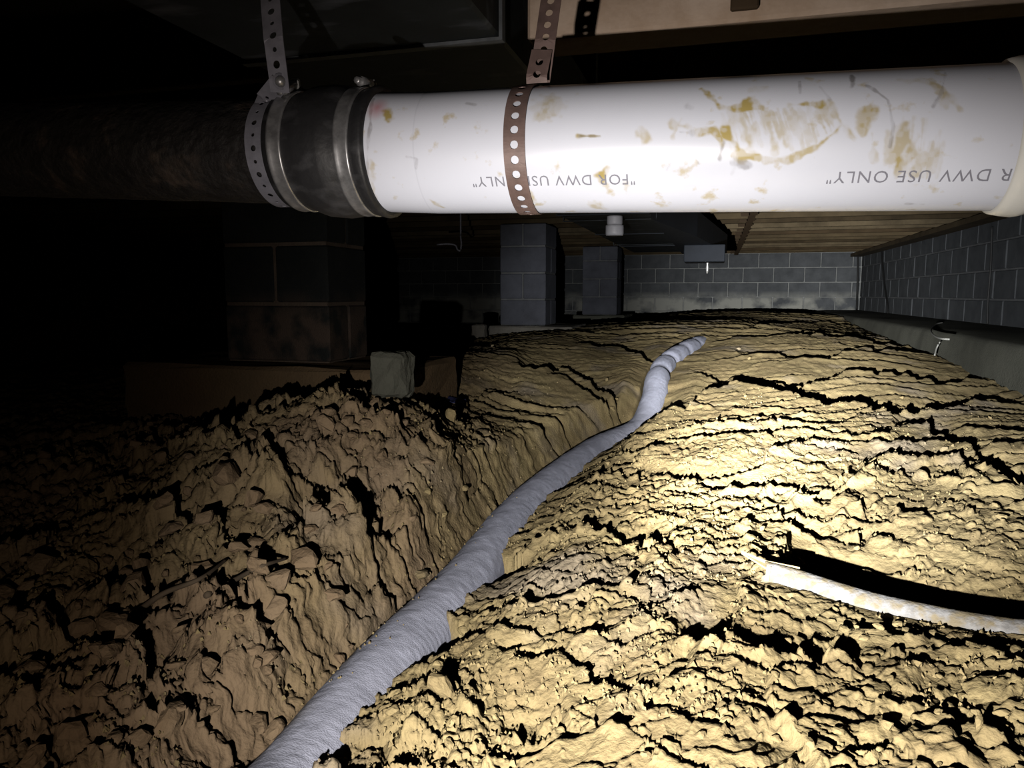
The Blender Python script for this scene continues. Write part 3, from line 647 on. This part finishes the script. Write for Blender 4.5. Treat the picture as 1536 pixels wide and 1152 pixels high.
# ------------------------------------------------------------------ perforated hanger straps
def strap_mesh(name, path, w, holes, x_of=None, ):
    """path: (k,3) polyline; strip of width w across X, holes [(s, r)] along the arc length"""
    P = np.asarray(path, float); sl = np.concatenate([[0], np.cumsum(np.linalg.norm(np.diff(P, axis=0), axis=1))]); Lt = sl[-1]
    T = np.gradient(P, axis=0); T /= np.linalg.norm(T, axis=1)[:, None]
    W0 = np.array([1., 0, 0]); Wd = W0[None]-T*(T@W0)[:, None]; Wd /= np.linalg.norm(Wd, axis=1)[:, None]
    def f(s, t): return tuple(np.array([np.interp(s, sl, P[:, i]) for i in range(3)])+t*np.array([np.interp(s, sl, Wd[:, i]) for i in range(3)]))
    bm = bmesh.new(); cache = {}
    def V_(s, t):
        k = (round(s, 6), round(t, 6))
        if k not in cache: cache[k] = bm.verts.new(f(s, t))
        return cache[k]
    edges = [0]; hs = [(s, r) for s, r in sorted(holes) if r+.0008 < s < Lt-r-.0008]
    def plain(a, b):
        m_ = max(1, int(math.ceil((b-a)/.004)))
        for i in range(m_):
            s0, s1 = a+(b-a)*i/m_, a+(b-a)*(i+1)/m_
            for j in range(4):
                t0, t1 = -w/2+w*j/4, -w/2+w*(j+1)/4
                bm.faces.new((V_(s0, t0), V_(s1, t0), V_(s1, t1), V_(s0, t1)))
    cur = 0
    for i, (s, r) in enumerate(hs):
        hf = min(w/2, (s-cur)) if i == 0 else (s-cur)
        nx = hs[i+1][0] if i+1 < len(hs) else Lt
        a = s-min(s-cur, r*1.9); b = s+min((nx-s)/2, r*1.9)
        if a > cur+1e-5: plain(cur, a)
        sq = []
        for k in range(4): sq.append((a+(b-a)*k/4, -w/2))
        for k in range(4): sq.append((b, -w/2+w*k/4))
        for k in range(4): sq.append((b-(b-a)*k/4, w/2))
        for k in range(4): sq.append((a, w/2-w*k/4))
        ci = []
        for (u_, t_) in sq:
            an = math.atan2(t_/w*2, (u_-(a+b)/2)/(b-a)*2); ci.append(bm.verts.new(f(s+r*math.cos(an), r*math.sin(an))))
        for k in range(16): k2 = (k+1) % 16; bm.faces.new((V_(*sq[k]), V_(*sq[k2]), ci[k2], ci[k]))
        cur = b
    plain(cur, Lt)
    bmesh.ops.recalc_face_normals(bm, faces=bm.faces)
    me = bpy.data.meshes.new(name); bm.to_mesh(me); bm.free(); return me
def strap_obj(name, path, w, holes, m, parent):
    o = link(name, strap_mesh(name, path, w, holes), m, parent); lo(o, parent)
    md = o.modifiers.new('thick', 'SOLIDIFY'); md.thickness = .0009; md.offset = 0; return o
def loop_path(x, r, a0, a1, n_=90): return [tuple(ring_pts(x, r, np.array([a]))[0]) for a in np.linspace(a0, a1, n_)]
# copper strap round the white pipe (front half and round the back), hanging from the joist
s2 = thing('hanger_strap', 'brown copper-toned perforated strap looped round the white pipe', 'pipe strap', loc=tuple(axis(xs2)))
xw = xs2
lp = loop_path(xw, PR+.0012, math.pi*.42, math.pi*2.40, 130)
strap_obj('loop', lp, .0195, [(.0085+.0128*k, .0037) for k in range(40)], COPP, s2)
topb = axis(xw)+Vector((.006, .012, PR+.0012))
b0 = at(809, 127, .685); b1 = at(818, 60, .675); b2 = at(828, -10, .68); b3 = Vector((b2.x+.008, b2.y+.02, ZT))
strap_obj('tail', [b0+(b1-b0)*k/14 for k in range(15)]+[b1+(b2-b1)*k/14 for k in range(1, 15)]+[b2+(b3-b2)*k/20 for k in range(1, 21)], .0195, [(.006+.0118*k, .0034) for k in range(40)], COPP, s2)
c = at(806, 122, .676); 
strap_obj('fold', [c+Vector((0, -.0015, -.002)), c+Vector((0, -.003, .004)), at(813, 75, .676)], .0195, [(.008+.0118*k, .0036) for k in range(3)], COPP, s2)
# galvanised strap at the iron pipe
s1 = thing('hanger_strap', 'grey galvanised perforated strap bolted above the iron pipe', 'pipe strap', loc=tuple(axis(xs1)))
bt = at(421, 122, .70); tt0 = math.radians(128)
lp = loop_path(xs1, .0545, tt0, math.pi*2.35, 120)
pre = [bt+(Vector(lp[0])-bt)*k/10 for k in range(10)]
strap_obj('loop', [tuple(p) for p in pre]+lp, .0185, [(.030+.0125*k, .0028 if k % 2 else .0018) for k in range(40)], GALV, s1)
u1 = at(413, 60, .69); u2 = at(408, 0, .70); u3 = Vector((u2.x-.01, u2.y+.02, ZT))
bt2 = at(423, 140, .705)
up = [bt2+(bt-bt2)*k/4 for k in range(4)]+[bt+(u1-bt)*k/14 for k in range(15)]+[u1+(u2-u1)*k/14 for k in range(1, 15)]+[u2+(u3-u2)*k/16 for k in range(1, 17)]
strap_obj('tail', [tuple(p-Vector((0, .003, 0))) for p in up], .0200, [(.0115+.013*k, .0036 if k % 2 else .0022) for k in range(1, 40)], GALV, s1)
bz = thing('bolt', 'small round-headed bolt joining the grey strap above the iron pipe', 'bolt', loc=tuple(bt))
ax_ = -ray(421, 122).normalized()
o = tube('bolt_head', [bt+ax_*s for s in (-.006, .004, .0042, .0068, .0082)], [.003, .003, .0055, .0045, .0012], STEEL, bz, 10); lo(o, bz)
o = tube('washer', [bt+ax_*s for s in (.0036, .0044)], [.0075, .0075], GALV, bz, 14); lo(o, bz)

# ------------------------------------------------------------------ sleeved drain pipe lying in the soil
sd = thing('sleeved_drain', 'corrugated drain pipe in a pale lilac fabric sleeve, snaking through the soil', 'pipe', loc=tuple(DL[0]))
path = catmull([DL[i] for i in range(0, 900, 12)], 1500)
sl = np.concatenate([[0], np.cumsum(np.linalg.norm(np.diff(path, axis=0), axis=1))])
rib = .5+.5*np.cos(sl/.0155*2*np.pi)
SEG = 72; P = tube_P(path, DR, SEG); th = np.linspace(0, 2*np.pi, SEG, endpoint=False)
Cn = path[:, None]; D = (P-Cn)/DR
S_ = np.repeat(sl[:, None], SEG, 1); TH = np.repeat(th[None], len(sl), 0)
side = .35+.65*np.abs(np.cos(TH))
disp = -.0005*(1-rib)[:, None]*side*(.7+.5*fbm(S_*9, TH*1.5, 3, 2))+.0018*fbm(S_*14, np.cos(TH)*2+9, 6, 3)+.0008*fbm(S_*60, TH*6, 9, 2)
pin = np.zeros(len(sl))
for t0, a, wdt in ((.605, .012, .010), (.66, .010, .008), (.73, .010, .012), (.80, .006, .01)):
    pin += a*np.exp(-((sl/sl[-1]-t0)/wdt)**2)
disp = disp-pin[:, None]
P = P+D*disp[..., None]
me = grid_mesh('sleeve', P, True)
dirt = np.clip(sst(.2, .75, fbm(S_*18, TH*2.5, 12, 4)*.5+.5)*sst(-.1, -.8, np.cos(TH))*.9*sst(1.1, .45, S_)+.25*sst(.5, .8, fbm(S_*30, TH*5, 22, 4)*.5+.5)*sst(.5, 1, np.cos(TH)), 0, 1)
a_ = me.attributes.new('dirt', 'FLOAT', 'POINT'); a_.data.foreach_set('value', dirt.reshape(-1).astype(np.float32))
o = link('sleeve', me, SOCK, sd, True); lo(o, sd)

# broken old pipe in the soil at right
bp = thing('broken_pipe', 'old whitish pipe with a broken mouth, half sunk in the soil at right', 'pipe', loc=tuple(SP[0]))
P = tube_P(SP, SR, 40); P2 = tube_P(SP, SR-.003, 40)
th = np.linspace(0, 2*np.pi, 40, endpoint=False)
cut = .014*(vn(th*2.2, th*0, 3)-.5)
for Q in (P, P2):
    for i in range(8): Q[i] = Q[i]+(SP[8]-SP[0])[None]/np.linalg.norm(SP[8]-SP[0])*(cut*(1-i/8))[:, None]
me = grid_mesh('shell', np.concatenate([P2[::-1], P]), True); o = link('shell', me, OLDP, bp, True); lo(o, bp)
a = at(1112, 829, 1.21); b = at(1150, 846, 1.19); c = at(1200, 856, 1.175); d = at(1203, 861, 1.17); e = at(1150, 852, 1.175); f_ = at(1146, 872, 1.17); g_ = at(1153, 872, 1.165)
nb = Vector((0, .02, .012))
pts = [a, b+Vector((0,0,.002)), c, d, e, f_, g_]
me = mesh('shard', [a, b, c, d, e, a+nb*.15, b+nb*.3, c+nb*.3]+[e, f_, g_, at(1156, 850, 1.17)], [(0, 4, 3, 2, 1), (0, 1, 6, 5), (1, 2, 7, 6), (8, 9, 10, 11)])
o = link('shard', me, OLDP2, bp); lo(o, bp); md = o.modifiers.new('t', 'SOLIDIFY'); md.thickness = .0025

# ------------------------------------------------------------------ small things in the background
t = thing('capped_stub', 'white capped pipe stub pointing down beyond the white pipe', 'pipe', loc=tuple(at(922, 335, 2.95)))
c = at(922, 342, 2.95)
for nm, z0, z1, r in (('stub', .012, .046, .031), ('cap', -.030, .010, .036)):
    o = tube(nm, [c+Vector((0, 0, s)) for s in np.linspace(z1, z0, 6)], [r]*5+[r*.93], mat('grey_white_pvc', (.55, .55, .60), .5, var=.1), t, 24); lo(o, t)
pts = catmull([at(655, 367, 4.0), at(672, 366, 4.0), at(683, 368, 4.0), at(686, 374, 4.0), at(690, 376, 4.0), at(692, 366, 4.0), at(691, 355, 4.0), at(691, 340, 4.0), Vector(at(691, 335, 4.0)[:2]+(.74,)) ], 40)
tag(tube('wire_hook', pts, .005, GALV), 'bent metal hook in the dark left of the middle pier', 'hook')
pts = catmull([onp(1286, 330, 1, YB-.03), onp(1287, 400, 1, YB-.05), onp(1285, 466, 1, YB-.04)], 30)
tag(tube('hanging_cable', pts, .013, CABLE), 'black cable hanging in the far corner of the block walls', 'cable')
pts = catmull([onp(p[0], p[1], 0, XR-.02) for p in ((1320, 345), (1322, 372), (1326, 420), (1331, 455), (1332, 478))], 40)
tag(tube('hanging_cable', pts, .010, CABLE), 'thin black cable hanging down the right block wall beside the corner', 'cable')
pts = catmull([onp(p[0], p[1], 0, XR-.02) for p in ((1488, 340), (1486, 400), (1482, 450), (1481, 486))], 40)
tag(tube('hanging_cable', pts, .006, mat('grey_cable', (.05, .05, .05), .6)), 'grey cable down the right wall nearest the white hub', 'cable')
pts = catmull([at(1414, 484, 4.3), at(1402, 488, 4.2), at(1396, 496, 4.1), at(1402, 505, 3.95), at(1410, 508, 3.9), at(1440, 512, 3.7), at(1480, 518, 3.45)], 60)
def rest(p, z): return Vector(p)*(z/p[2])
pts = catmull([rest(ray(*p), -.205) for p in ((1414, 484), (1404, 486), (1397, 494), (1398, 500), (1404, 505), (1412, 508), (1424, 509))], 60)
tag(tube('cord', pts, .0045, CORD), 'pale cord curled on the concrete ledge at right', 'cord')
q = lookup(1405, 522)
pts = catmull([at(1410, 513, 4.0), at(1405, 522, 4.0), at(1402, 533, 3.95)], 14); tag(tube('twig', pts, .004, CORD), 'short pale stick poking from the soil below the curled cord', 'stick')
c = onp(1340, 350, 0, XR-.02); o = obb('vent_strip', -.03, .0, -.16, .16, -.02, .012, m=mat('pale_vent', (.8, .8, .75), .6), bev=.004); o.location = c; tag(o, 'small pale strip at the top of the right block wall', 'vent')
p = lookup(672, 603)
if p is not None:
    P = []; 
    for i in range(9):
        P.append([(p[0]+(i-4)*.016, p[1]+(j-3)*.014, gz(p[0]+(i-4)*.016, p[1]+(j-3)*.014)+.012+.008*math.sin(i*1.7+j*2.1)) for j in range(7)])
    o = link('plastic_scrap', grid_mesh('plastic_scrap', np.array(P)), BLUE, None, True); md = o.modifiers.new('t', 'SOLIDIFY'); md.thickness = .002
    tag(o, 'dark blue plastic scrap in the hollow behind the left mound', 'plastic scrap')
for pts_, lab in ((((310,905),(345,885),(390,862),(430,848)), 'thin grey root slanting against the biggest clod at left'), (((170,960),(240,905),(300,880),(340,850)), 'thin dark root on the soil at lower left')):
    w_ = [lookup(*q) for q in pts_]
    w_ = [Vector(q)+Vector((0, 0, .012)) for q in w_ if q is not None]
    if len(w_) > 2: tag(tube('root', catmull(w_, 30), np.linspace(.005, .0025, 30), TWIG, seg=8), lab, 'root')
